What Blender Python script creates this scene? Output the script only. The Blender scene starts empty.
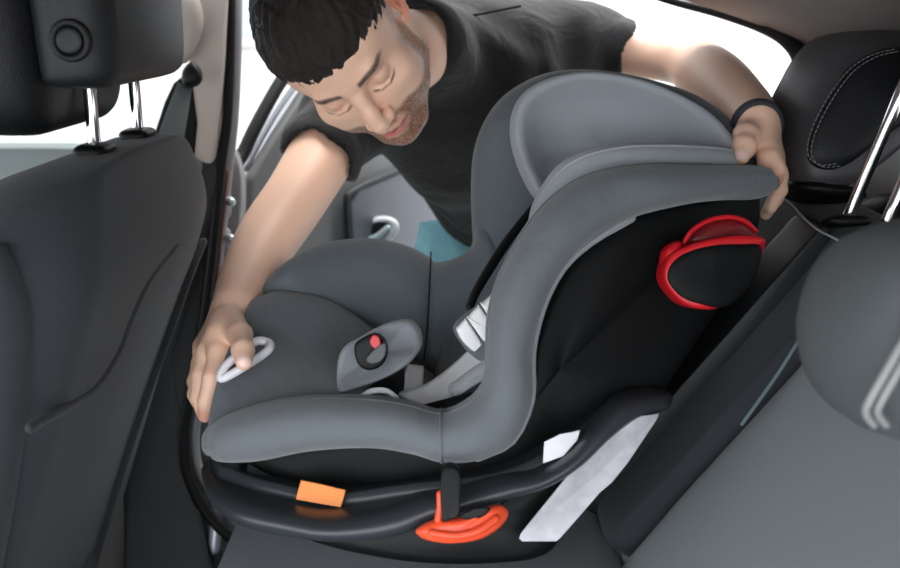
import bpy, bmesh, math, random
import numpy as np
from mathutils import Vector, Matrix
random.seed(4); rng = np.random.default_rng(4)
S = bpy.context.scene; COL = S.collection

# ------------------------------------------------------------------ camera, sky, sun, exposure
FPX = 1000.0; PITCH = math.radians(15.0); CAM = np.array([0.0, 0.0, 1.30])
RT = np.array([1.0, 0, 0]); FW = np.array([0, math.cos(PITCH), -math.sin(PITCH)]); UP = np.array([0, math.sin(PITCH), math.cos(PITCH)])
cd = bpy.data.cameras.new('camera'); cam = bpy.data.objects.new('camera', cd); COL.objects.link(cam)
cam.location = CAM; cam.rotation_euler = (math.pi/2 - PITCH, 0, 0)
cd.sensor_width = 36; cd.lens = 36*FPX/900; cd.clip_start = 0.02
cd.dof.use_dof = True; cd.dof.focus_distance = 1.05; cd.dof.aperture_fstop = 5.0
S.camera = cam
w = bpy.data.worlds.new('sky'); S.world = w; w.use_nodes = True
bg = w.node_tree.nodes['Background']; bg.inputs[0].default_value = (0.93, 0.96, 1.0, 1); # overcast sky, brighter on the side of the open near door
wn = w.node_tree; tc = wn.nodes.new('ShaderNodeTexCoord'); dt = wn.nodes.new('ShaderNodeVectorMath'); dt.operation = 'DOT_PRODUCT'
dt.inputs[1].default_value = (-.25, -.85, .45); mr = wn.nodes.new('ShaderNodeMapRange'); mr.interpolation_type = 'SMOOTHSTEP'
mr.inputs['From Min'].default_value = -.1; mr.inputs['From Max'].default_value = .9; mr.inputs['To Min'].default_value = 1.35; mr.inputs['To Max'].default_value = 3.2
wn.links.new(tc.outputs['Generated'], dt.inputs[0]); wn.links.new(dt.outputs['Value'], mr.inputs['Value']); wn.links.new(mr.outputs[0], bg.inputs[1])
sd = bpy.data.lights.new('sun', 'SUN'); sd.energy = 2.6; sd.angle = math.radians(25); sd.color = (1, .96, .9)
sun = bpy.data.objects.new('sun', sd); COL.objects.link(sun); sun.location = (1, 3, 4)
sun.rotation_euler = Vector((0.35, 0.55, 0.95)).to_track_quat('Z', 'Y').to_euler()
S.view_settings.view_transform = 'Standard'; S.view_settings.look = 'None'
S.view_settings.exposure = 0.62; S.view_settings.gamma = 1.0; S.view_settings.use_curve_mapping = False

# ------------------------------------------------------------------ helpers
def C3(px, py, d): return np.array([(px-450)/FPX*d, (284-py)/FPX*d, d])
def c2w(p):
    p = np.asarray(p, float)
    return CAM + p[..., 0:1]*RT + p[..., 1:2]*UP + p[..., 2:3]*FW
def V(px, py, d): return c2w(C3(px, py, d))
def lin(c): return tuple(((x/255)/12.92 if x/255 <= .04045 else ((x/255+.055)/1.055)**2.4) for x in c)

def mat(name, rgb, rough=.6, metal=0, spec=.5, bump=None, bs=.3, mottle=0, sheen=0, coat=0, emit=None, noise_scale=60, sss=0, wrinkle=0):
    m = bpy.data.materials.new(name); m.use_nodes = True
    nt = m.node_tree; b = nt.nodes['Principled BSDF']; L = nt.links.new
    col = (*lin(rgb), 1)
    b.inputs['Base Color'].default_value = col
    b.inputs['Roughness'].default_value = rough; b.inputs['Metallic'].default_value = metal
    b.inputs['Specular IOR Level'].default_value = spec
    if sheen: b.inputs['Sheen Weight'].default_value = sheen; b.inputs['Sheen Roughness'].default_value = .5
    if coat: b.inputs['Coat Weight'].default_value = coat; b.inputs['Coat Roughness'].default_value = .15
    if sss: b.inputs['Subsurface Weight'].default_value = sss; b.inputs['Subsurface Scale'].default_value = .01
    tc = nt.nodes.new('ShaderNodeTexCoord')
    if mottle:
        n = nt.nodes.new('ShaderNodeTexNoise'); n.inputs['Scale'].default_value = noise_scale; n.inputs['Detail'].default_value = 6
        L(tc.outputs['Object'], n.inputs['Vector'])
        mx = nt.nodes.new('ShaderNodeMix'); mx.data_type = 'RGBA'
        mx.inputs[6].default_value = tuple(x*(1-mottle) for x in col[:3])+(1,); mx.inputs[7].default_value = tuple(min(1, x*(1+mottle)) for x in col[:3])+(1,)
        L(n.outputs['Fac'], mx.inputs[0]); L(mx.outputs[2], b.inputs['Base Color'])
    if bump:
        n = nt.nodes.new('ShaderNodeTexNoise'); n.inputs['Scale'].default_value = bump; n.inputs['Detail'].default_value = 4
        L(tc.outputs['Object'], n.inputs['Vector'])
        bp = nt.nodes.new('ShaderNodeBump'); bp.inputs['Strength'].default_value = bs; bp.inputs['Distance'].default_value = .002
        L(n.outputs['Fac'], bp.inputs['Height']); L(bp.outputs[0], b.inputs['Normal'])
        if wrinkle:
            n2 = nt.nodes.new('ShaderNodeTexNoise'); n2.inputs['Scale'].default_value = 14; n2.inputs['Detail'].default_value = 3; n2.inputs['Distortion'].default_value = .8
            L(tc.outputs['Object'], n2.inputs['Vector']); b2 = nt.nodes.new('ShaderNodeBump'); b2.inputs['Strength'].default_value = wrinkle; b2.inputs['Distance'].default_value = .02
            L(n2.outputs['Fac'], b2.inputs['Height']); L(b2.outputs[0], bp.inputs['Normal'])
    return m

def prop(o, label=None, cat=None, group=None, kind=None):
    for k, v in (('label', label), ('category', cat), ('group', group), ('kind', kind)):
        if v: o[k] = v
    return o
def thing(name, loc, label, cat, group=None):
    o = bpy.data.objects.new(name, None); o.empty_display_size = .05; COL.objects.link(o); o.location = loc
    o['root'] = 1; del o['root']
    return prop(o, label, cat, group)
def mk(name, verts, faces, m, parent=None, smooth=True, sub=0, flip=False, label=None):
    me = bpy.data.meshes.new(name)
    me.from_pydata([tuple(v) for v in verts], [], [tuple(f) for f in faces]); 
    bm = bmesh.new(); bm.from_mesh(me); bmesh.ops.remove_doubles(bm, verts=bm.verts, dist=1e-6)
    bmesh.ops.recalc_face_normals(bm, faces=bm.faces); bm.to_mesh(me); bm.free()
    me.materials.append(m)
    if smooth: me.polygons.foreach_set('use_smooth', [True]*len(me.polygons))
    o = bpy.data.objects.new(name, me); COL.objects.link(o)
    if parent is not None:
        o.parent = parent
        if parent.type == 'EMPTY': o.matrix_parent_inverse = Matrix.Translation(-Vector(parent.location))
    if sub:
        s = o.modifiers.new('sub', 'SUBSURF'); s.levels = sub; s.render_levels = sub
    if label: o['label'] = label
    return o

def cr(P, n, closed=False):
    """Catmull-Rom through rows of P, n samples per span."""
    P = np.asarray(P, float); N = len(P); out = []
    for i in range(N if closed else N-1):
        if closed: a, b, c, d = P[(i-1) % N], P[i], P[(i+1) % N], P[(i+2) % N]
        else: b, c = P[i], P[i+1]; a = P[i-1] if i > 0 else 2*b-c; d = P[i+2] if i+2 < N else 2*c-b
        for k in range(n):
            t = k/n; out.append(.5*((2*b)+(c-a)*t+(2*a-5*b+4*c-d)*t*t+(3*b-a-3*c+d)*t**3))
    if not closed: out.append(P[-1])
    return np.array(out)

def loft(rings, capends=True):
    """rings: (k, n, 3) -> verts, faces"""
    k, n, _ = rings.shape; v = rings.reshape(-1, 3).tolist(); f = []
    for i in range(k-1):
        for j in range(n):
            f.append((i*n+j, i*n+(j+1) % n, (i+1)*n+(j+1) % n, (i+1)*n+j))
    if capends:
        for i in (0, k-1):
            c = len(v); v.append(rings[i].mean(0).tolist())
            for j in range(n): f.append((i*n+j, i*n+(j+1) % n, c))
    return v, f
def spow(x, e): return np.sign(x)*np.abs(x)**e

def bolster_rings(st, n=6, seg=28, e=.85, capr=4):
    st = cr(np.array([list(s) for s in st], float), n)
    th = np.linspace(0, 2*math.pi, seg, endpoint=False)
    ct, sn = spow(np.cos(th), e), spow(np.sin(th), e)
    R = []
    for s in st:
        a, b = V(s[0], s[1], s[4]), V(s[2], s[3], s[4]); c = (a+b)/2; h = (a-b)/2
        R.append(c + ct[:, None]*h + sn[:, None]*(-s[5]*FW))
    R = np.array(R)
    def cap(r0, r1):
        c0, c1 = r0.mean(0), r1.mean(0); dirn = c0-c1; dirn = dirn/max(np.linalg.norm(dirn), 1e-9)
        rad = min(np.linalg.norm(r0-c0, axis=1).mean(), .03)
        return [c0+dirn*rad*math.sin(a)*.8+(r0-c0)*math.cos(a) for a in [math.pi/2*.92, 1.15, .8, .4]]
    R = np.concatenate([np.array(cap(R[0], R[1])), R, np.array(cap(R[-1], R[-2])[::-1])])
    return R
def bolster(name, st, m, parent=None, n=6, seg=28, e=.85, **k):
    """soft roll: each station = (upper px, py, lower px, py, distance, half thickness)"""
    v, f = loft(bolster_rings(st, n, seg, e)); return mk(name, v, f, m, parent, **k)
def station_line(st, theta, n=6, e=.85, lift=1.0):
    s2 = cr(np.array([list(s) for s in st], float), n); out = []
    for s in s2:
        a, b = V(s[0], s[1], s[4]), V(s[2], s[3], s[4]); c = (a+b)/2; h = (a-b)/2
        out.append(c + lift*(spow(np.cos(theta), e)*h + spow(np.sin(theta), e)*(-s[5]*FW)))
    return np.array(out)

def tube_vf(pts, r, seg=12, capped=True, flat=None):
    """world-space tube; r scalar/array; flat=(vec, k) squashes the section along vec"""
    P = np.asarray(pts, float); k = len(P); r = np.broadcast_to(np.asarray(r, float), (k,))
    T = np.gradient(P, axis=0); T /= np.linalg.norm(T, axis=1)[:, None]+1e-12
    u = np.cross(T[0], [0, 0, 1.0]); 
    if np.linalg.norm(u) < .1: u = np.cross(T[0], [1.0, 0, 0])
    rings = []; th = np.linspace(0, 2*math.pi, seg, endpoint=False)
    for i in range(k):
        u = u-T[i]*u.dot(T[i]); u /= np.linalg.norm(u); b = np.cross(T[i], u)
        off = r[i]*(np.cos(th)[:, None]*u+np.sin(th)[:, None]*b)
        if flat is not None:
            fv = np.asarray(flat[0], float); fv = fv/np.linalg.norm(fv); off = off-np.outer(off@fv, fv)*(1-flat[1])
        rings.append(P[i]+off)
    rings = np.array(rings)
    if capped:
        def cp(i, s):
            return [P[i]+s*T[i]*r[i]*math.sin(a)+(rings[i]-P[i])*math.cos(a) for a in (1.4, 1.0, .5)]
        rings = np.concatenate([cp(0, -1), rings, cp(k-1, 1)[::-1]])
    return loft(rings)
def tube(name, pts, r, m, parent=None, smooth_n=6, seg=12, flat=None, closed=False, **kw):
    P = np.array(pts, float)
    if np.ndim(r): 
        A = cr(np.c_[P, np.asarray(r, float)], smooth_n); P, r = A[:, :3], A[:, 3]
    elif smooth_n > 1: P = cr(P, smooth_n, closed)
    if closed: P = np.r_[P, P[:1]]
    v, f = tube_vf(P, r, seg, flat=flat); return mk(name, v, f, m, parent, **kw)
def ptube(name, pts, r, m, parent=None, **kw): return tube(name, [V(*p) for p in pts], r, m, parent, **kw)
def merge(*vf):
    V_, F_ = [], []
    for v, f in vf:
        b = len(V_); V_ += list(v); F_ += [tuple(i+b for i in q) for q in f]
    return V_, F_
def stitches(name, path, m, parent, dash=.004, gap=.003, r=.0007):
    P = np.asarray(path); seg = np.linalg.norm(np.diff(P, axis=0), axis=1); s = np.r_[0, np.cumsum(seg)]; parts = []
    t = 0
    while t+dash < s[-1]:
        q = np.array([[np.interp(x, s, P[:, i]) for i in range(3)] for x in (t, t+dash/2, t+dash)]); parts.append(tube_vf(q, r, 6)); t += dash+gap
    v, f = merge(*parts); return mk(name, v, f, m, parent)

RND = [(0, -1), (.35, -.97), (.6, -.9), (.8, -.75), (.92, -.5), (.985, -.22), (1, 0), (.985, .22), (.92, .5), (.8, .75), (.6, .9), (.35, .97), (0, 1)]
FRONTC = [(0, -.5), (.3, -.49), (.5, -.47), (.68, -.43), (.82, -.35), (.92, -.22), (.98, -.1), (1, 0), (1, .2), (.95, .42), (.8, .5), (0, .5)]
BACK = [(0, 0), (.4, 0), (.75, .002), (.9, .01), (.96, .03), (.99, .07), (1, .12), (1, .6), (.98, .85), (.9, .97), (0, 1)]
FRONTR = [(0, 0), (.3, .01), (.5, .035), (.68, .09), (.82, .17), (.92, .28), (.98, .42), (1, .58), (.97, .8), (.85, .97), (0, 1)]
SLAB = [(0, -1), (.5, -1), (.85, -1), (.95, -.97), (.985, -.88), (1, -.7), (1, .7), (.985, .88), (.95, .97), (.85, 1), (.5, 1), (0, 1)]
def pillow(name, outline, t, m, parent=None, prof=RND, dirv=None, n=6, centre=None, **kw):
    """closed outline of (px,py,d) points, given thickness 2t along dirv with a profile of (inset scale, offset)"""
    P = cr(np.array([V(*p) for p in outline]), n, True); c = P.mean(0) if centre is None else V(*centre)
    dv = FW if dirv is None else np.asarray(dirv, float)/np.linalg.norm(dirv)
    R = []
    for s, o in prof: R.append(c+(P-c)*max(s, .001)+dv*(o*t))
    v, f = loft(np.array(R)); return mk(name, v, f, m, parent, **kw)
def patch(name, rows, m, parent=None, nu=6, nv=6, thick=.02, **kw):
    G = np.array([[V(*p) for p in r] for r in rows]); A = np.array([cr(r, nv) for r in G]); B = np.array([cr(A[:, j], nu) for j in range(A.shape[1])])
    k, n = B.shape[:2]; v = B.reshape(-1, 3); f = [(i*n+j, i*n+j+1, (i+1)*n+j+1, (i+1)*n+j) for i in range(k-1) for j in range(n-1)]
    # push a back sheet away along the mean normal and close the rim
    nrm = np.cross(np.gradient(B, axis=0), np.gradient(B, axis=1)); nrm /= np.linalg.norm(nrm, axis=2)[..., None]+1e-12
    if (nrm.mean((0, 1))@FW) < 0: nrm = -nrm
    v2 = (B+nrm*thick).reshape(-1, 3); N = len(v); f2 = [tuple(i+N for i in q[::-1]) for q in f]
    rim = [i*n for i in range(k)]+[(k-1)*n+j for j in range(1, n)]+[i*n+n-1 for i in range(k-2, -1, -1)]+[j for j in range(n-2, 0, -1)]
    f3 = [(rim[i], rim[(i+1) % len(rim)], rim[(i+1) % len(rim)]+N, rim[i]+N) for i in range(len(rim))]
    return mk(name, np.r_[v, v2], f+f2+f3, m, parent, **kw)
def plate(name, corners, normal_t, m, parent=None, smooth=False, bevel=.003, **kw):
    """flat polygon of world points with thickness vector"""
    P = [np.asarray(c, float) for c in corners]; n = len(P); q = [p+np.asarray(normal_t) for p in P]
    f = [tuple(range(n)), tuple(range(2*n-1, n-1, -1))]+[(i, (i+1) % n, (i+1) % n+n, i+n) for i in range(n)]
    o = mk(name, P+q, f, m, parent, smooth=smooth, **kw)
    if bevel:
        b = o.modifiers.new('b', 'BEVEL'); b.width = bevel; b.segments = 3; b.limit_method = 'ANGLE'
    return o
def rrect(hx, hy, r, n=5):
    pts = []
    for cx, cy, a0 in ((hx-r, hy-r, 0), (-hx+r, hy-r, 90), (-hx+r, -hy+r, 180), (hx-r, -hy+r, 270)):
        for k in range(n+1):
            a = math.radians(a0+90*k/n); pts.append((cx+r*math.cos(a), cy+r*math.sin(a)))
    return np.array(pts)
def zloft(name, secs, m, parent=None, n=6, xdir=(1, 0, 0), **kw):
    """stack of rounded rectangles: (x, y, z, half x, half y, corner radius)"""
    s = cr(np.array(secs, float), n); R = []
    for x, y, z, hx, hy, r in s:
        r = min(r, hx*.98, hy*.98); q = rrect(max(hx, .002), max(hy, .002), max(r, .0015)); R.append(np.c_[x+q[:, 0], y+q[:, 1], np.full(len(q), z)])
    v, f = loft(np.array(R)); return mk(name, v, f, m, parent, **kw)
def box(name, lo, hi, m, parent=None, bevel=.005, **kw):
    x0, y0, z0 = lo; x1, y1, z1 = hi
    return plate(name, [(x0, y0, z0), (x1, y0, z0), (x1, y1, z0), (x0, y1, z0)], (0, 0, z1-z0), m, parent, bevel=bevel, **kw)

# ------------------------------------------------------------------ materials
M = {}
M['grey'] = mat('grey_knit', (98, 104, 109), .85, bump=900, bs=.25, sheen=.25, wrinkle=.25)
M['greyd'] = mat('dark_grey_knit', (96, 104, 110), .85, bump=900, bs=.25, sheen=.2, wrinkle=.25)
M['greyl'] = mat('light_grey_knit', (160, 164, 169), .8, bump=900, bs=.2, sheen=.2)
M['greym'] = mat('middle_grey_knit', (150, 156, 162), .8, bump=900, bs=.2, sheen=.2)
M['shell'] = mat('black_shell_plastic', (10, 12, 13), .6, spec=.22, bump=1200, bs=.15)
M['base'] = mat('black_base_plastic', (50, 54, 58), .36, bump=1500, bs=.1)
M['blk'] = mat('black_plastic', (9, 10, 10), .5, spec=.25)
M['rubber'] = mat('black_rubber', (12, 13, 14), .6, spec=.2)
M['red'] = mat('red_plastic', (205, 22, 34), .35)
M['darkred'] = mat('dark_red_plastic', (120, 20, 26), .4)
M['orange'] = mat('orange_plastic', (240, 84, 48), .4)
M['sticker_o'] = mat('orange_sticker', (245, 150, 80), .5)
M['white'] = mat('white_label', (228, 228, 234), .5)
M['web'] = mat('pale_webbing', (240, 243, 246), .7, bump=1500, bs=.3)
M['padw'] = mat('white_pad', (240, 241, 242), .6)
M['seatfab'] = mat('charcoal_seat_cloth', (39, 43, 48), .9, bump=1200, bs=.35, sheen=.12, wrinkle=.04, mottle=.12, noise_scale=300)
M['seatdark'] = mat('dark_seat_cloth', (40, 44, 49), .9, bump=1200, bs=.35, sheen=.12, mottle=.12, noise_scale=300)
M['leather'] = mat('black_leather', (26, 28, 31), .5, spec=.35, bump=500, bs=.25)
M['leathd'] = mat('deep_black_leather', (16, 17, 19), .5, spec=.3, bump=500, bs=.25)
M['rearfab'] = mat('rear_seat_grey', (122, 129, 133), .85, bump=900, bs=.2, sheen=.1)
M['bench'] = mat('bench_cloth', (122, 127, 132), .85, bump=900, bs=.2)
M['hrleather'] = mat('lit_black_leather', (62, 62, 66), .45, bump=500, bs=.2)  # black leather made lighter: the light on the headrest face is in its colour
M['nearhr'] = mat('near_headrest_grey', (80, 85, 88), .85, bump=900, bs=.2)
M['thread'] = mat('grey_thread', (170, 172, 175), .8)
M['threadd'] = mat('dim_thread', (105, 108, 112), .8)
M['chrome'] = mat('chrome', (220, 220, 224), .12, metal=1)
M['beige'] = mat('beige_trim', (180, 172, 164), .7, bump=600, bs=.1)
M['liner'] = mat('headliner', (112, 107, 104), .9, bump=700, bs=.3)
M['dtrim'] = mat('dark_trim', (32, 35, 38), .6, bump=800, bs=.2)
M['carpet'] = mat('black_carpet', (22, 23, 25), .95, bump=600, bs=.6)
M['doorg'] = mat('door_grey', (88, 91, 99), .55, bump=600, bs=.1)
M['doorl'] = mat('door_light_grey', (108, 108, 108), .6)
M['doorp'] = mat('door_paint', (150, 152, 158), .3, metal=.3, coat=.5)
M['sill'] = mat('sill_grey', (128, 128, 130), .4)
M['silver'] = mat('silver_trim', (190, 196, 205), .35, metal=.4)
M['belt'] = mat('belt_web', (74, 82, 84), .7, bump=1500, bs=.3)
M['concrete'] = mat('pale_paving', (180, 178, 176), .9, mottle=.1, noise_scale=4)
M['pale'] = mat('pale_render_wall', (182, 178, 177), .9)
M['jean'] = mat('light_blue_denim', (160, 226, 255), .9, bump=60, bs=1.0, mottle=.25, noise_scale=25)
M['shoe'] = mat('white_shoe', (210, 210, 208), .6)
def glass():
    m = bpy.data.materials.new('window_glass'); m.use_nodes = True; nt = m.node_tree; nt.nodes.clear()
    o = nt.nodes.new('ShaderNodeOutputMaterial'); t = nt.nodes.new('ShaderNodeBsdfTransparent'); t.inputs[0].default_value = (.93, .96, .95, 1)
    g = nt.nodes.new('ShaderNodeBsdfGlossy'); g.inputs['Roughness'].default_value = .02; x = nt.nodes.new('ShaderNodeMixShader'); x.inputs[0].default_value = .06
    nt.links.new(t.outputs[0], x.inputs[1]); nt.links.new(g.outputs[0], x.inputs[2]); nt.links.new(x.outputs[0], o.inputs[0]); return m
M['glass'] = glass()

# ================================================================== SETTING
def structure(o, label=None): o['kind'] = 'structure'; return o
G = box('floor', (-1.7, -.15, .40), (1.0, 1.47, .45), M['carpet']); structure(G)
g2 = mk('ground', [(-9, -6, 0), (9, -6, 0), (9, 14, 0), (-9, 14, 0)], [(0, 1, 2, 3)], M['concrete'], smooth=False); structure(g2)
# headliner: arched across the car, its outer edge follows the door opening
def headliner():
    xs = np.linspace(-1.5, 1.05, 60); rows = []
    # edge height along x read at the door opening (far side), then arching up and over to the near side
    ex = [-1.5, -.6, -.2, .1, .29, .383, .45, .476, .50, .56, 1.05]; ez = [1.30, 1.40, 1.42, 1.385, 1.332, 1.305, 1.282, 1.268, 1.245, 1.22, 1.12]
    for x in xs:
        z0 = np.interp(x, ex, ez); ys = np.linspace(1.45, -.1, 24); r = []
        for y in ys:
            t = (1.45-y)/1.55; r.append((x, y, z0+.12*math.sin(math.pi*min(1, t*1.0))**.8*(1 if t < 1 else 0)))
        rows.append(r)
    B = np.array(rows); k, n = B.shape[:2]; v = B.reshape(-1, 3); v2 = v+np.array([0, 0, .04]); N = len(v)
    f = [(i*n+j, i*n+j+1, (i+1)*n+j+1, (i+1)*n+j) for i in range(k-1) for j in range(n-1)]; f2 = [tuple(i+N for i in q[::-1]) for q in f]
    rim = [i*n for i in range(k)]+[(k-1)*n+j for j in range(1, n)]+[i*n+n-1 for i in range(k-2, -1, -1)]+[j for j in range(n-2, 0, -1)]
    f3 = [(rim[i], rim[(i+1) % len(rim)], rim[(i+1) % len(rim)]+N, rim[i]+N) for i in range(len(rim))]
    return mk('ceiling', np.r_[v, v2], f+f2+f3, M['liner'])
structure(headliner())
# far side of the body: B pillar, front side wall below the glass, rear quarter
structure(pillow('trim_pillar', [(196, -60, 1.47), (230, -60, 1.47), (229, 40, 1.47), (224, 110, 1.47), (218, 161, 1.47), (204, 162, 1.47), (192, 162, 1.47), (193, 80, 1.47), (194, 0, 1.47)], .03, M['beige'], prof=SLAB, dirv=(0, 1, 0)))
structure(ptube('trim_seal', [(231, -60, 1.46), (231, 0, 1.46), (230, 60, 1.46), (227, 120, 1.455), (221, 165, 1.45), (214, 240, 1.44), (203, 330, 1.43), (190, 400, 1.42), (184, 440, 1.41), (189, 478, 1.40), (212, 520, 1.39), (260, 560, 1.39)], .0075, M['rubber']))
structure(ptube('trim_opening_lip', [(237, -60, 1.50), (237, 0, 1.5), (236, 60, 1.50), (233, 120, 1.495), (227, 175, 1.49), (220, 240, 1.48), (211, 320, 1.47), (199, 400, 1.455), (194, 440, 1.45), (200, 475, 1.44), (226, 515, 1.43), (270, 548, 1.43)], .0085, M['sill']))
structure(pillow('trim_pillar_lower', [(190, 160, 1.47), (222, 160, 1.47), (214, 250, 1.47), (200, 350, 1.46), (185, 420, 1.45), (184, 460, 1.44), (205, 520, 1.43), (215, 600, 1.43), (95, 600, 1.43), (95, 330, 1.45), (130, 250, 1.46), (170, 180, 1.47)], .03, M['dtrim'], prof=SLAB, dirv=(0, 1, 0)))
structure(box('wall_front', (-1.6, 1.42, .45), (-.40, 1.46, .98), M['dtrim']))
structure(pillow('trim_window_sill', [(-300, 150, 1.46), (0, 145, 1.46), (130, 147, 1.46), (190, 150, 1.46), (190, 175, 1.46), (0, 178, 1.46), (-300, 185, 1.46)], .03, mat('sill_green_grey', (118, 128, 128), .5), prof=SLAB, dirv=(0, 1, 0)))
structure(plate('window_1', [V(-300, -60, 1.49), V(192, -60, 1.49), V(192, 150, 1.49), V(-300, 150, 1.49)], (0, .004, 0), M['glass'], bevel=0))
structure(pillow('trim_jamb', [(x, y, 1.53) for x, y in [(228, 150), (240, 160), (244, 200), (236, 300), (240, 420), (262, 530), (225, 528), (196, 480), (190, 440), (196, 390), (208, 310), (219, 230)]], .02, M['sill'], prof=SLAB, n=3))
structure(pillow('trim_belt_guide', [(x, y, 1.45) for x, y in [(176, 84), (194, 84), (195, 168), (140, 200), (158, 130)]], .012, M['rubber'], prof=SLAB, n=2))
# sill under the far door opening
structure(ptube('trim_sill_strip', [(219, 488, 1.42), (217, 515, 1.42), (214, 548, 1.42)], .009, M['silver']))
structure(box('wall_sill', (-.62, 1.44, .42), (.9, 1.50, .60), M['sill'], bevel=.015))
# rounded rear corner of the door opening with its black seal
corner = [(560, -40, 1.44), (655, -4, 1.43), (720, 14, 1.42), (765, 28, 1.41), (790, 42, 1.40), (802, 62, 1.40), (803, 95, 1.40), (800, 150, 1.41), (800, 240, 1.42)]
structure(ptube('trim_rear_seal', corner, [.004, .005, .006, .009, .012, .013, .012, .01, .01], M['rubber']))
structure(patch('trim_rear_pillar', [[(803, 36, 1.42), (840, 0, 1.36), (900, -40, 1.3), (1100, -60, 1.2)], [(806, 70, 1.41), (850, 60, 1.38), (930, 50, 1.35), (1100, 50, 1.3)], [(805, 150, 1.42), (860, 150, 1.41), (940, 150, 1.4), (1100, 150, 1.38)], [(803, 260, 1.43), (860, 260, 1.43), (940, 260, 1.42), (1100, 260, 1.4)], [(803, 420, 1.44), (860, 420, 1.44), (940, 420, 1.43), (1100, 420, 1.41)]], M['liner'], thick=.02))
structure(box('wall_rear', (.72, -.1, .45), (.76, 1.42, 1.12), M['dtrim']))
structure(box('trim_parcel_shelf', (.47, .1, 1.035), (.74, 1.41, 1.05), M['dtrim']))
# pale street wall across the way
bw = thing('building', (-2.3, 8, 0), 'pale rendered building across the street behind the open car window', 'building')
box('wall', (-6.5, 8, 0), (-.6, 8.4, 2.6), M['pale'], bw, bevel=0)
for x in (-4.6, -2.95, -1.75):
    wn = box('window', (x, 7.96, 1.15), (x+.7, 8.02, 1.85), mat('pane_blue', (150, 163, 186), .3), bw, bevel=0)
    box('window_sill', (x-.05, 7.93, 1.08), (x+.75, 8.02, 1.14), M['pale'], wn, bevel=0)

# ================================================================== OPEN FAR DOOR
dr = thing('car_door', tuple(V(225, 200, 1.56)*np.array([1, 1, 0])+np.array([0, 0, .5])), 'open grey rear car door behind the leaning man', 'car door')
H = V(238, 165, 1.56); dv = np.array([V(470, 150, 2.4)[0]-H[0], V(470, 150, 2.4)[1]-H[1], 0]); dl = np.linalg.norm(dv); dv /= dl
nv = np.array([dv[1], -dv[0], 0])   # faces the opening
zb = H[2]
def DP(s, z, o=0): return np.array([H[0], H[1], 0])+dv*s*dl+nv*o+np.array([0, 0, z])
def dplate(name, pts, t, m, o=0, parent=dr, bevel=.01, **k): return plate(name, [DP(s, z, o) for s, z in pts], nv*t, m, parent, bevel=bevel, **k)
def onplane(px, py, o=0):
    r = V(px, py, 1.0)-CAM; p0 = DP(0, 0, o); return CAM+r*(((p0-CAM)@nv)/(r@nv))
def dpx(name, pts, t, m, o=0, parent=dr, bevel=.01, **k): return plate(name, [onplane(x, y, o) for x, y in pts], nv*t, m, parent, bevel=bevel, **k)
dpx('door_skin', [(226, 440), (236, 172), (264, 124), (292, 80), (345, 30), (478, 30), (486, 360)], .04, M['doorp'], -.05)
dpx('door_panel', [(232, 420), (240, 178), (268, 132), (296, 90), (345, 42), (474, 42), (480, 345)], .02, M['doorl'], -.01)
pk = dpx('pocket_panel', [(350, 290), (345, 205), (353, 190), (400, 171), (476, 148), (478, 300)], .012, M['doorg'], .012, bevel=.012)
tube('panel_groove', [onplane(x, y, .022) for x, y in [(352, 270), (346, 206), (354, 190), (400, 170), (470, 148)]], .005, M['dtrim'], pk, smooth_n=3)
tube('window_frame', [onplane(x, y, 0) for x, y in [(222, 169), (231, 165), (241, 157), (254, 130), (270, 100), (285, 76), (310, 48), (350, 22), (400, 14), (470, 14)]], .011, M['rubber'], dr)
tube('window_frame', [onplane(x, y, -.01) for x, y in [(246, 168), (262, 136), (280, 106), (300, 78)]], .006, M['doorp'], dr)
# inner handle: pale ring around a dark recess
hc = onplane(377, 231, .03); th = np.linspace(0, 2*math.pi, 24, endpoint=False)
ring = [hc+RT*.033*math.cos(a)+UP*.021*math.sin(a)+RT*.012*math.sin(a) for a in th]
hr = tube('door_handle', ring, .008, mat('pale_handle', (225, 226, 228), .35), dr, smooth_n=1, closed=True, label='pale oval handle surround')
hd_ = float((hc-CAM)@FW)
pillow('handle_recess', [(360, 236, hd_), (374, 218, hd_), (397, 222, hd_), (380, 242, hd_)], .008, M['blk'], hr)
ptube('handle_lever', [(368, 240, hd_-.012), (378, 236, hd_-.012), (388, 228, hd_-.012)], .006, mat('pale_lever', (190, 205, 208), .3), hr)
for py in (205, 242):
    hg = ptube('hinge', [(224, py-8, 1.49), (224, py+8, 1.49)], .011, M['sill'], dr)
    ptube('hinge_bolt', [(229, py-4, 1.475), (231, py-3, 1.47)], .007, M['silver'], hg)
ptube('door_seal', [(228, 172, 1.475), (222, 230, 1.47), (216, 290, 1.46)], .0028, mat('copper_edge', (120, 84, 76), .6), dr)

# ================================================================== FRONT SEAT
fs = thing('front_seat', (-.45, 1.04, .45), 'charcoal cloth front car seat with raised headrest on chrome posts', 'car seat')
yc = 1.035; hw = .25
def fx(z): return np.interp(z, [.5, .75, .95, 1.08, 1.17], [-.50, -.415, -.345, -.300, -.312])
# seat back: stack of rounded sections leaning back
secs = []
for z, hx, hy, r in [(.55, .09, .235, .05), (.70, .09, .245, .05), (.85, .085, .25, .05), (.98, .078, .25, .05), (1.06, .072, .245, .05), (1.10, .068, .240, .06), (1.13, .062, .225, .06), (1.152, .052, .20, .05), (1.164, .038, .165, .035), (1.169, .018, .12, .016)]:
    secs.append((fx(z)-hx, yc, z, hx, hy, r))
zloft('backrest', secs, M['seatfab'], fs)
# side bolster (near side)
zloft('side_bolster', [(fx(z)-.085, yc-.245, z, a, b, .03) for z, a, b in [(.52, .06, .03), (.7, .075, .035), (.9, .07, .032), (1.05, .05, .025), (1.12, .03, .012)]], M['seatdark'], fs)
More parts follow.
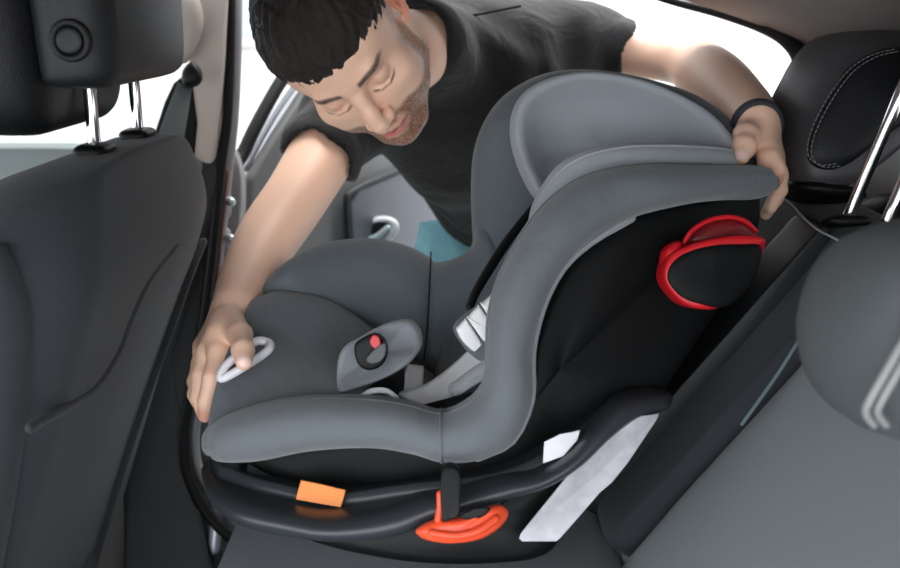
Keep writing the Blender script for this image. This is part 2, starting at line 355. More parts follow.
# back panel pocket rolls
sp = [np.array([fx(z)+.004, yc+y, z]) for y, z in [(.22, 1.02), (.19, .98), (.16, .90), (.13, .82), (.11, .72), (.10, .6)]]
tube('seam_roll', sp, .005, M['seatdark'], fs)
def onback(px, py):
    lo, hi = .7, 1.5
    for _ in range(40):
        d = (lo+hi)/2; p = V(px, py, d)
        if p[0] > fx(p[2]): lo = d
        else: hi = d
    return V(px, py, d-.001)
sp = [onback(x, y) for x, y in [(30, 428), (62, 410), (95, 388), (118, 352), (130, 320), (148, 282), (176, 246)]]
tube('pocket_edge', sp, .004, M['seatfab'], fs)
zloft('seat_cushion', [(-.72, yc, .50, .26, .25, .05), (-.72, yc, .60, .27, .26, .06), (-.72, yc, .68, .27, .26, .06), (-.72, yc, .72, .24, .23, .05)], M['seatdark'], fs)
hd = zloft('headrest', [(-.337, yc, 1.236, .02, .11, .02), (-.337, yc, 1.241, .032, .13, .03), (-.334, yc, 1.256, .036, .138, .03), (-.334, yc, 1.31, .037, .142, .03), (-.337, yc, 1.37, .038, .14, .03), (-.34, yc, 1.40, .02, .12, .02)], M['leather'], fs)
pad = zloft('headrest_pad', [(-.405, yc, 1.190, .012, .08, .012), (-.41, yc, 1.195, .03, .11, .03), (-.415, yc, 1.212, .045, .13, .04), (-.425, yc, 1.25, .06, .142, .05), (-.425, yc, 1.32, .06, .145, .05), (-.42, yc, 1.385, .04, .13, .04)], M['leathd'], fs)
stitches('stitching', [np.array([-.425+.05*math.sin(a*.6)-.0, yc-.128+.0*a, 1.205+.014*a*a]) for a in np.linspace(-2, 1.2, 30)], M['thread'], pad, r=.0008)
bt = V(78, 40, .885); yb = yc-.1425
nb = np.array([bt[0], yb, bt[2]])
def disc(name, c, r, t, m, parent, ax=(0, -1, 0), prof=None, seg=36, **k):
    ax = np.asarray(ax, float); ax = ax/np.linalg.norm(ax); u = np.cross(ax, [0, 0, 1.0]); 
    if np.linalg.norm(u) < .1: u = np.cross(ax, [1., 0, 0])
    u /= np.linalg.norm(u); b = np.cross(ax, u); th = np.linspace(0, 2*math.pi, seg, endpoint=False)
    prof = prof or [(0, 1), (.7, 1), (.92, .95), (1, .7), (1, 0)]
    R = np.array([c+ax*t*o+r*max(s, .001)*(np.cos(th)[:, None]*u+np.sin(th)[:, None]*b) for s, o in prof]); v, f = loft(R); return mk(name, v, f, m, parent, **k)
bn = disc('adjuster_button', nb+np.array([0, .002, 0]), .0185, .006, M['leathd'], hd, prof=[(0, .3), (.6, .3), (.66, .5), (.72, 1), (.95, 1), (1, .6), (1, 0)])
disc('button_face', nb+np.array([0, .001, 0]), .0115, .006, M['leather'], bn)
for d, px in ((1.0, 95), (1.13, 138)):
    b0 = V(px, 150 if px < 100 else 134, d); pp = tube('post', [b0-np.array([0, 0, .03]), b0+np.array([0, 0, .09])], .0062, M['chrome'], fs, smooth_n=1, seg=20)
    zloft('post_guide', [(b0[0], b0[1], 1.158, .010, .022, .008), (b0[0], b0[1], b0[2]+.001, .017, .024, .01), (b0[0], b0[1], b0[2]+.006, .012, .019, .008)], M['blk'], fs, n=2)
# seat belt on the pillar behind it
sb = thing('seat_belt', tuple(V(160, 200, 1.40)), 'grey seat belt hanging from the pillar anchor beside the front seat', 'seat belt')
patch('webbing', [[(178, 82, 1.40), (192, 88, 1.405)], [(165, 115, 1.38), (187, 120, 1.385)], [(150, 160, 1.36), (178, 165, 1.365)], [(130, 230, 1.33), (158, 236, 1.335)]], M['belt'], sb, thick=.002)
pillow('anchor', [(183, 72, 1.41), (192, 62, 1.41), (200, 68, 1.41), (202, 78, 1.41), (196, 86, 1.41), (184, 86, 1.41)], .014, M['blk'], sb)
pillow('anchor_cover', [(176, -8, 1.425), (196, -4, 1.425), (203, 14, 1.425), (201, 34, 1.425), (190, 58, 1.425), (182, 64, 1.425), (177, 60, 1.425), (176, 30, 1.425)], .016, M['beige'], sb)

# ================================================================== REAR SEATS
LN = np.array([.30, 0, .345]); LN /= np.linalg.norm(LN)                  # direction up along the rear backrest
rc = thing('rear_seat_cushion', (0.05, .85, .45), 'dark grey rear bench cushion under the child seat', 'seat cushion')
zloft('cushion', [(-.02, .87, .50, .20, .53, .06), (-.025, .87, .62, .22, .54, .07), (-.03, .87, .70, .225, .545, .07), (-.03, .87, .745, .21, .53, .06), (-.03, .87, .765, .18, .50, .05)], M['bench'], rc)
def slabdir(name, prof2, y0, y1, m, parent, bulge=.01, **k):
    """extrude an x,z outline across the car from y0 to y1 with rounded ends"""
    P = cr(np.array([(x, 0, z) for x, z in prof2], float), 5, True); c = P.mean(0); R = []
    L_ = y1-y0
    for t, s in [(0, .90), (.006, .955), (.02, .985), (.05, 1.0), (.2, 1.0), (.5, 1), (.8, 1.), (.95, 1), (.98, .985), (.994, .955), (1, .90)]:
        R.append(c+(P-c)*s+np.array([0, y0+L_*t, 0]))
    v, f = loft(np.array(R)); return mk(name, v, f, m, parent, **k)
rb = thing('passenger_seat', (.3, 1.2, .70), 'dark rear car seat with white stitched top edge and black headrest behind the child seat', 'car seat')
far = [(.165, .76), (.22, .84), (.31, .955), (.375, 1.04), (.395, 1.072), (.42, 1.088), (.47, 1.088), (.50, 1.07), (.49, 1.0), (.40, .88), (.32, .76), (.24, .73)]
bk = slabdir('back', far, .945, 1.40, M['seatdark'], rb)
fp = cr(np.array([(x-.009, 0, z+.007) for x, z in [(.15, .765), (.21, .845), (.30, .96), (.362, 1.045)]]), 10)
slabdir('centre_strip', [(.150, .775), (.22, .872), (.30, .975), (.365, 1.06), (.39, 1.088), (.40, 1.07), (.38, 1.03), (.31, .93), (.24, .84), (.18, .76)], 1.02, 1.10, M['leather'], rb)
for off in (0, .006):
    tube('piping', [V(774+off, 193-off, 1.20), V(790+off, 203-off, 1.145), V(802+off, 216-off, 1.09), V(817+off, 229-off, 1.035), V(838+off, 240-off, .98)], .0012, M['thread'], rb)
hr1 = rb
hp = pillow('headrest', [(x, y, 1.16) for x, y in [(776, 166), (772, 148), (782, 118), (798, 86), (814, 58), (836, 39), (870, 32), (915, 33), (950, 50), (958, 90), (928, 108), (892, 130), (858, 158), (828, 179), (802, 184), (784, 178)]], .07, M['hrleather'], rb,
            prof=[(0, -.95), (.4, -.95), (.7, -.93), (.86, -.85), (.95, -.68), (.99, -.45), (1, -.2), (1, .3), (.97, .7), (.85, .95), (.4, 1), (0, 1)], dirv=(-.15, 1, .05))
pillow('side_panel', [(x, y, 1.075) for x, y in [(807, 152), (814, 122), (830, 92), (850, 66), (880, 50), (925, 46), (948, 62), (944, 90), (915, 115), (880, 140), (850, 163), (828, 170), (812, 165)]], .012, M['leathd'], hp)
for o in (0, 4):
    pth = cr(np.array([V(x+o, y+o*.5, 1.058) for x, y in [(836, 164), (820, 165), (809, 157), (808, 143), (815, 122), (831, 93), (850, 69), (872, 55), (895, 49)]]), 8); stitches('stitching', pth, M['threadd'], hp, dash=.003, gap=.0025, r=.0006)
pillow('base_collar', [(783, 188, 1.15), (800, 182, 1.15), (850, 190, 1.15), (860, 200, 1.15), (820, 204, 1.15), (790, 196, 1.15)], .05, M['blk'], hr1)
structure(patch('trim_quarter', [[(800, 120, 1.40), (880, 120, 1.38), (1010, 120, 1.36)], [(800, 170, 1.40), (880, 170, 1.37), (1010, 170, 1.34)], [(800, 240, 1.38), (880, 245, 1.34), (1010, 250, 1.3)]], mat('quarter_grey', (158, 160, 160), .7), thick=.01))
# middle headrest, pad beyond the frame, its chrome posts in view
hr2 = pillow('middle_headrest', [(925, 90, 1.0), (922, 40, 1.0), (935, -20, 1.0), (980, -60, 1.0), (1050, -40, 1.0), (1060, 40, 1.0), (1020, 100, 1.0), (960, 110, 1.0)], .07, M['leather'], rb, dirv=(0, 1, 0))
for p in (((846, 222, 1.05), (870, 165, 1.03), (906, 80, 1.0)), ((888, 220, .96), (905, 180, .95), (940, 95, .93))):
    ptube('post', p, .0062, M['chrome'], hr2, smooth_n=2, seg=20)
pillow('post_guide', [(823, 219, 1.05), (845, 214, 1.05), (868, 218, 1.05), (866, 226, 1.05), (845, 228, 1.05), (828, 226, 1.05)], .018, M['blk'], hr2)
pillow('shelf_cover', [(866, 214, 1.2), (872, 198, 1.2), (895, 193, 1.2), (935, 196, 1.2), (950, 225, 1.2), (900, 240, 1.2), (870, 235, 1.2)], .06, M['leathd'], hr1)
# near backrest
rn = thing('passenger_seat', (.3, .6, .70), 'smooth grey near rear seat back with rounded striped headrest in the lower right corner', 'car seat')
near = [(.155, .70), (.205, .79), (.30, .915), (.365, 1.0), (.40, 1.05), (.43, 1.075), (.47, 1.08), (.50, 1.05), (.49, .98), (.40, .86), (.32, .73), (.24, .66)]
slabdir('back', near, .30, .93, M['rearfab'], rn)
ptube('piping', [(799, 340, .975), (777, 375, .97), (742, 424, .96)], .0018, mat('teal_piping', (96, 116, 116), .7), rn)
NH = [(824, 340), (828, 300), (843, 262), (868, 234), (900, 220), (950, 214), (995, 240), (1010, 320), (995, 400), (950, 436), (907, 441), (868, 426), (836, 388)]
nh = pillow('headrest', [(x, y, .64) for x, y in NH], .14, M['nearhr'], rn, prof=FRONTC)
for o in (0, 12):
    ptube('stripe', [(930+o, 295, .568), (910+o, 330, .568), (887+o, 370, .570), (870+o, 400, .577), (866+o, 413, .586), (874+o, 425, .597)], .0022, mat('pale_stripe', (150, 152, 152), .7), nh)

# ================================================================== CHILD SEAT
cs = thing('child_car_seat', tuple(V(430, 560, 1.08)), 'grey and black child car seat with red side disc and orange handle', 'child car seat')
NEAR = [(213, 424, 214, 455, 1.00, .03), (226, 415, 226, 460, .985, .045), (262, 403, 262, 459, .97, .05), (315, 395, 315, 449, .96, .05), (370, 396, 372, 446, .95, .05), (410, 402, 413, 452, .94, .05), (441, 410, 442, 460, .935, .05),
        (466, 400, 478, 458, .93, .05), (482, 382, 512, 441, .93, .05), (485, 355, 531, 400, .93, .05), (486, 322, 532, 352, .935, .05), (494, 285, 543, 306, .94, .05), (513, 245, 563, 268, .95, .05),
        (540, 206, 592, 241, .96, .048), (578, 178, 632, 218, .975, .045), (632, 166, 688, 204, .99, .045), (705, 166, 722, 200, 1.02, .045), (742, 166, 748, 200, 1.05, .045), (760, 168, 764, 197, 1.06, .04), (768, 175, 769, 192, 1.07, .03)]
nb_ = bolster('near_bolster', NEAR, M['grey'], cs, seg=36)
# piping where the cover meets the shell
tube('piping', station_line(NEAR[7:15], math.pi*1.02, lift=1.0)[::2], .0045, M['greym'], nb_, smooth_n=1)
tube('seam', station_line(NEAR[3:17], .35, lift=1.0)[::3], .0012, M['greyd'], nb_, smooth_n=2)
# vertical seam across the near bolster
def ring_at(st, i, lift=1.004, e=.85, a0=-.3, a1=math.pi+.1):
    s = st[i]; a, b = V(s[0], s[1], s[4]), V(s[2], s[3], s[4]); c = (a+b)/2; h = (a-b)/2
    return [c+lift*(spow(np.cos(t), e)*h+spow(np.sin(t), e)*(-s[5]*FW)) for t in np.linspace(a0, a1, 20)]
tube('seam', ring_at(NEAR, 6), .0012, M['greyd'], nb_, smooth_n=1)
FARL = [(260, 294, 262, 304, 1.19, .02), (270, 279, 274, 300, 1.20, .04), (290, 260, 300, 300, 1.20, .05), (325, 243, 340, 320, 1.23, .055), (370, 238, 374, 345, 1.25, .055), (405, 245, 403, 360, 1.25, .055), (428, 256, 424, 372, 1.25, .05), (434, 262, 430, 372, 1.25, .04)]
fl = bolster('far_bolster', FARL, M['greyd'], cs, seg=36)
ptube('seam', [(431, 252, 1.205), (430, 275, 1.197), (429, 300, 1.196), (427, 330, 1.197), (424, 360, 1.20)], .0009, M['shell'], fl)
FARS = [(426, 258, 424, 372, 1.25, .04), (438, 262, 434, 380, 1.25, .05), (455, 258, 456, 385, 1.25, .05), (470, 248, 486, 370, 1.25, .05), (476, 225, 520, 330, 1.25, .05)]
bolster('far_waist_panel', FARS, M['greyd'], cs, seg=36)
FARW = [(474, 262, 520, 320, 1.25, .05), (472, 225, 545, 255, 1.26, .05), (471, 185, 560, 205, 1.26, .05), (474, 150, 560, 165, 1.26, .05), (486, 118, 565, 140, 1.26, .05), (508, 93, 575, 125, 1.26, .05), (545, 75, 590, 120, 1.25, .05), (592, 72, 605, 120, 1.24, .05), (640, 80, 632, 125, 1.22, .05), (690, 96, 670, 140, 1.19, .05), (725, 122, 700, 155, 1.16, .05), (738, 150, 712, 165, 1.13, .04)]
bolster('far_wing', FARW, M['greyd'], cs, seg=36)
# seat pad between the bolsters
patch('seat_pad', [[(256, 300, 1.17), (285, 296, 1.21), (330, 306, 1.23), (375, 330, 1.25), (410, 356, 1.25), (440, 375, 1.24)],
                   [(250, 302, 1.12), (285, 292, 1.145), (330, 303, 1.16), (375, 331, 1.175), (412, 360, 1.185), (440, 384, 1.18)],
                   [(228, 350, 1.06), (270, 342, 1.08), (320, 348, 1.10), (370, 362, 1.12), (412, 380, 1.12), (440, 396, 1.12)],
                   [(216, 385, 1.02), (258, 376, 1.03), (310, 376, 1.03), (365, 384, 1.03), (410, 396, 1.03), (440, 408, 1.03)],
                   [(208, 425, 1.0), (250, 408, .99), (310, 400, .99), (365, 402, .98), (410, 410, .98), (445, 420, .97)],
                   [(209, 448, 1.0), (250, 440, .98), (310, 430, .98), (365, 430, .97), (410, 440, .97), (445, 440, .96)]], M['grey'], cs, thick=.05)
# backrest pad, seen between harness and near wing
patch('back_pad', [[(470, 250, 1.24), (510, 215, 1.24), (560, 150, 1.22), (640, 110, 1.2)], [(456, 300, 1.22), (500, 262, 1.20), (560, 215, 1.18), (660, 160, 1.17)], [(440, 350, 1.2), (500, 320, 1.14), (560, 280, 1.12), (680, 220, 1.12)], [(432, 395, 1.15), (490, 380, 1.05), (550, 340, 1.03), (690, 250, 1.06)], [(440, 425, 1.02), (500, 420, .99), (560, 390, .99), (690, 290, 1.04)]], M['greyd'], cs, thick=.04)
# headrest: concave bowl with a soft rim, and its near lip
HB = [(514, 160, 1.17), (509, 138, 1.17), (511, 115, 1.17), (522, 96, 1.17), (545, 83, 1.17), (580, 76, 1.17), (620, 80, 1.165), (660, 92, 1.15), (698, 112, 1.13), (722, 134, 1.11), (733, 156, 1.10), (728, 170, 1.09), (690, 176, 1.09), (640, 182, 1.10), (595, 196, 1.11), (560, 212, 1.13), (535, 200, 1.15), (522, 180, 1.16)]
hb = pillow('headrest', HB, .05, M['greym'], cs, prof=[(0, .5), (.3, .45), (.55, .2), (.72, -.2), (.84, -.6), (.91, -.8), (.96, -.74), (.99, -.55), (1, -.3), (.985, .1), (.95, .5), (.8, .8), (0, .8)], n=8)
LIP = [(528, 222, 534, 228, 1.07, .012), (532, 205, 546, 220, 1.055, .02), (542, 185, 560, 207, 1.045, .026), (558, 165, 584, 195, 1.035, .03), (580, 152, 612, 188, 1.03, .032), (615, 144, 644, 184, 1.03, .034), (655, 143, 678, 182, 1.035, .034), (695, 145, 705, 180, 1.05, .034), (722, 148, 725, 178, 1.065, .03), (734, 154, 735, 170, 1.08, .02)]
lp = bolster('headrest_lip', LIP, M['greym'], hb)
tube('piping', station_line(LIP[1:], .9)[::2], .0012, M['greyl'], lp, smooth_n=2)
# crumpled cover behind the headrest, under the hand
patch('cover_flap', [[(655, 84, 1.16), (690, 100, 1.15), (720, 124, 1.13), (740, 150, 1.10), (748, 172, 1.06)], [(672, 86, 1.21), (705, 104, 1.19), (735, 128, 1.15), (757, 150, 1.11), (766, 175, 1.07)]], mat('cover_grey', (78, 83, 90), .85, bump=70, bs=.8), cs, thick=.03)
# ---- shell: dark body side, right edge leans along the car's backrest
SHELL = [(232, 455, 1.0), (300, 440, .99), (372, 436, .98), (440, 450, .97), (500, 440, .965), (528, 395, .965), (535, 345, .97), (556, 285, .98), (592, 232, .99), (650, 205, 1.0), (720, 190, 1.03), (762, 185, 1.06), (768, 215, 1.06), (755, 262, 1.05), (718, 320, 1.03), (682, 375, 1.01), (655, 415, 1.0), (600, 440, .99), (548, 462, .985), (500, 485, .98), (440, 498, .98), (380, 502, .98), (320, 500, .985), (262, 482, .99)]
pillow('shell', [(x, y, d-.01) for x, y, d in SHELL], .32, M['shell'], cs, prof=BACK, n=5, centre=(560, 370, .965))
# underside bowl of the cushion part
bolster('cushion_skirt', [(235, 446, 240, 462, 1.07, .03), (275, 442, 280, 468, 1.05, .04), (325, 440, 330, 478, 1.04, .045), (380, 440, 384, 484, 1.035, .05), (440, 450, 444, 494, 1.03, .05), (500, 450, 505, 482, 1.02, .05), (545, 430, 560, 462, 1.01, .04)], M['blk'], cs)
# ---- base: curved rail with a highlight edge and a skirt below it
RAIL = [(209, 462, 213, 478, 1.08, .04), (218, 474, 222, 499, 1.02, .05), (246, 489, 248, 518, .97, .055), (290, 501, 296, 530, .94, .05), (328, 507, 334, 535, .93, .05), (368, 505, 374, 535, .92, .045), (398, 498, 405, 529, .92, .045), (425, 491, 432, 517, .92, .04),
        (455, 486, 459, 508, .92, .04), (500, 474, 506, 497, .92, .035), (536, 467, 546, 484, .925, .035), (566, 449, 578, 464, .93, .035), (592, 420, 606, 438, .94, .035), (616, 396, 630, 420, .955, .035), (640, 388, 648, 413, .975, .035), (658, 387, 663, 409, .995, .035), (665, 390, 667, 404, 1.01, .025)]
rl = bolster('base_rail', RAIL, M['base'], cs, seg=36)
# inner dished deck of the base, in front of the shell
patch('base_deck', [[(210, 462, 1.10), (262, 466, 1.13), (330, 474, 1.16), (420, 480, 1.16), (520, 470, 1.14), (600, 436, 1.12)], [(212, 468, 1.04), (262, 480, 1.03), (330, 494, 1.01), (420, 492, .99), (520, 470, .98), (610, 415, 1.01)], [(218, 480, 1.0), (262, 497, .96), (335, 510, .935), (400, 502, .925), (520, 484, .92), (612, 426, .95)]], M['base'], cs, thick=.015)
SK = [(214, 478, 1.06), (240, 505, .995), (290, 518, .97), (340, 522, .96), (400, 518, .955), (450, 500, .955), (500, 488, .955), (545, 472, .955), (580, 450, .96), (606, 425, .965), (632, 408, .975), (660, 400, 1.0), (661, 414, 1.0), (640, 448, .99), (618, 478, .985), (590, 505, .98), (568, 538, .97), (545, 560, .965), (500, 567, .96), (440, 568, .96), (380, 562, .965), (310, 546, .975), (255, 520, .99), (225, 500, 1.02)]
sk_ = pillow('base_skirt', [(x, y, d-.025) for x, y, d in SK], .28, M['blk'], cs, prof=BACK, n=5, centre=(470, 525, .93))
# long white label plate and small triangular label
def decal(name, pts, m, parent, t=.002, **k): return pillow(name, pts, t, m, parent, prof=SLAB, n=1, **k)
LBL = mat('label_print', (190, 189, 196), .5, mottle=.5, noise_scale=45)
lb = decal('label_plate', [(519, 538, .918), (521, 533, .918), (572, 470, .918), (600, 432, .920), (622, 419, .925), (659, 413, .945), (656, 420, .945), (628, 462, .93), (612, 482, .925), (600, 492, .922), (560, 538, .918), (556, 541, .918), (522, 541, .918)], LBL, cs, label='long white label on the base')
decal('small_label', [(543, 463, .915), (544, 442, .915), (560, 434, .915), (580, 430, .92), (577, 440, .92), (563, 456, .915)], M['white'], cs, label='small pale triangular label')
decal('warning_sticker', [(296, 499, .935), (301, 480, .94), (322, 484, .935), (346, 490, .93), (341, 507, .925), (318, 503, .93)], M['sticker_o'], cs, label='orange sticker inside the base')
# net pouch in the open front of the base
patch('net_pouch', [[(248, 462, 1.0), (262, 470, .99), (290, 482, .985)], [(246, 474, .99), (262, 482, .975), (288, 492, .97)], [(250, 488, .975), (266, 492, .965), (296, 500, .96)]], mat('net', (34, 36, 36), .8, bump=300, bs=1.0), cs, thick=.006)
# orange release handle with its dark slot
oh = pillow('release_handle', [(416, 530, .872), (424, 524, .872), (438, 519, .872), (462, 516, .872), (485, 508, .872), (500, 505, .876), (508, 511, .878), (506, 520, .876), (495, 531, .872), (476, 540, .868), (450, 543, .868), (428, 540, .87), (418, 535, .872)], .012, M['orange'], cs, label='orange release handle')
ptube('handle_ridge', [(432, 533, .860), (455, 536, .857), (478, 531, .858), (496, 519, .864)], .0035, M['orange'], oh)
ptube('handle_stem', [(440, 494, .868), (440, 508, .866), (438, 520, .864)], .0032, M['orange'], oh)
pillow('handle_slot', [(442, 468, .872), (459, 468, .872), (460, 500, .866), (458, 514, .864), (450, 518, .864), (442, 516, .864)], .008, M['blk'], cs, prof=SLAB)
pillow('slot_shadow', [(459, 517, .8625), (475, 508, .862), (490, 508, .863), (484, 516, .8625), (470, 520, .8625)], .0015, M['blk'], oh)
# red side impact disc
sd_ = pillow('side_impact_disc', [(662, 285, .965), (660, 268, .965), (668, 254, .965), (684, 246, .965), (705, 240, .965), (732, 236, .97), (757, 238, .975), (759, 248, .98), (750, 268, .98), (736, 288, .975), (716, 306, .97), (698, 309, .965), (678, 303, .965)], .022, M['red'], cs, prof=SLAB, label='red rimmed side disc')
pillow('disc_face', [(668, 283, .945), (667, 271, .945), (675, 259, .945), (692, 250, .945), (715, 245, .945), (740, 244, .95), (760, 245, .955), (760, 262, .955), (748, 288, .952), (728, 306, .948), (706, 306, .945), (682, 298, .945)], .006, M['shell'], sd_, label='black disc face')
pillow('disc_cap', [(683, 244, .985), (690, 232, .985), (706, 222, .985), (726, 218, .985), (744, 222, .985), (757, 232, .99), (756, 244, .99), (720, 248, .985)], .014, M['darkred'], sd_)
ptube('cap_rim', [(684, 243, .968), (692, 231, .968), (708, 221, .97), (728, 217, .972), (745, 221, .975), (756, 231, .98)], .0025, M['red'], sd_)
pillow('disc_tab', [(660, 266, .972), (662, 250, .972), (672, 242, .972), (680, 241, .972), (680, 250, .972), (668, 262, .972)], .016, M['red'], sd_)
# harness
HA = [(507, 288), (490, 303), (474, 320), (462, 338)]
hp_ = pillow('chest_pad', [(453, 328, 1.02), (462, 316, 1.02), (480, 303, 1.03), (500, 288, 1.04), (520, 300, 1.03), (512, 330, 1.0), (494, 352, .99), (482, 361, .99), (470, 354, 1.0), (460, 342, 1.01)], .008, M['greyd'], cs)
for q in ([(456, 329), (458, 326), (464, 320), (467, 320), (483, 345), (484, 348), (480, 354), (476, 354), (462, 341)], [(467, 318), (468, 316), (477, 307), (480, 307), (499, 334), (499, 338), (492, 346), (487, 346)], [(481, 305), (483, 302), (494, 293), (498, 294), (514, 318), (514, 323), (505, 334), (501, 334)]):
    pillow('pad_ridge', [(x, y, 1.003) for x, y in q], .009, M['padw'], hp_, n=3, prof=[(0, -1), (.6, -1), (.8, -.97), (.9, -.85), (.97, -.6), (1, -.2), (1, .8), (0, .9)])
pillow('chest_pad', [(449, 385, .985), (456, 380, .985), (475, 366, .985), (498, 352, .985), (505, 362, .98), (490, 376, .975), (468, 390, .975), (456, 396, .98), (449, 392, .98)], .012, M['greyl'], cs)
patch('harness_strap', [[(466, 352, 1.05), (484, 346, 1.03)], [(455, 362, 1.05), (478, 364, 1.02)], [(438, 376, 1.04), (458, 390, 1.01)], [(420, 386, 1.03), (440, 402, 1.0)], [(397, 392, 1.02), (427, 410, .985)]], M['web'], cs, thick=.003)
patch('harness_strap', [[(408, 364, 1.10), (424, 366, 1.10)], [(404, 378, 1.06), (424, 388, 1.06)], [(402, 392, 1.03), (432, 398, 1.02)]], M['web'], cs, thick=.003)
ptube('shoulder_strap', [(537, 203, 1.17), (522, 222, 1.16), (505, 245, 1.13), (490, 268, 1.10), (476, 292, 1.07), (470, 306, 1.05)], [.004, .005, .0055, .0055, .005, .0045], M['leathd'], cs, flat=(FW, .5))
pillow('strap_slot', [(392, 372, 1.06), (403, 366, 1.08), (404, 386, 1.04), (398, 394, 1.02), (366, 396, 1.0), (370, 386, 1.02)], .012, M['blk'], cs)
ptube('adjuster_ring', [(363, 396, .985), (372, 391, .985), (386, 391, .985), (396, 398, .98)], .003, M['web'], cs)
# crotch pad and buckle
cp = pillow('crotch_pad', [(337, 380, 1.02), (338, 360, 1.03), (345, 346, 1.04), (362, 336, 1.05), (380, 326, 1.06), (397, 320, 1.07), (412, 320, 1.07), (421, 330, 1.07), (422, 345, 1.06), (414, 358, 1.04), (400, 370, 1.03), (380, 380, 1.02), (358, 388, 1.01), (340, 392, 1.0)], .013, M['greym'], cs, prof=[(0, -.55), (.5, -.6), (.78, -.85), (.86, -1), (.93, -.9), (.985, -.5), (1, 0), (.97, .6), (.8, .95), (0, 1)])
bk_ = pillow('buckle', [(356, 345, 1.03), (362, 338, 1.03), (374, 333, 1.03), (384, 339, 1.03), (388, 352, 1.03), (383, 364, 1.03), (370, 369, 1.03), (359, 362, 1.03)], .022, M['blk'], cs, prof=SLAB, n=3)
pillow('buckle_button', [(370, 342, 1.006), (373, 335, 1.006), (378, 336, 1.006), (381, 343, 1.006), (379, 349, 1.006), (374, 348, 1.006)], .004, M['red'], bk_, prof=SLAB, n=3, label='red release button')
pillow('buckle_wing', [(366, 358, 1.006), (378, 346, 1.006), (386, 342, 1.006), (386, 354, 1.006), (380, 362, 1.006), (370, 364, 1.006)], .005, M['base'], bk_, prof=SLAB, n=2)
# pale oval trim on the front edge, under the thumb
tr = [V(x, y, d+.012) for x, y, d in [(221, 378, .995), (224, 368, 1.0), (234, 358, 1.01), (247, 347, 1.03), (258, 341, 1.04), (269, 343, 1.04), (269, 349, 1.03), (258, 358, 1.02), (242, 368, 1.0), (228, 376, .995)]]
tube('front_trim_ring', tr, .0046, M['white'], cs, closed=True)

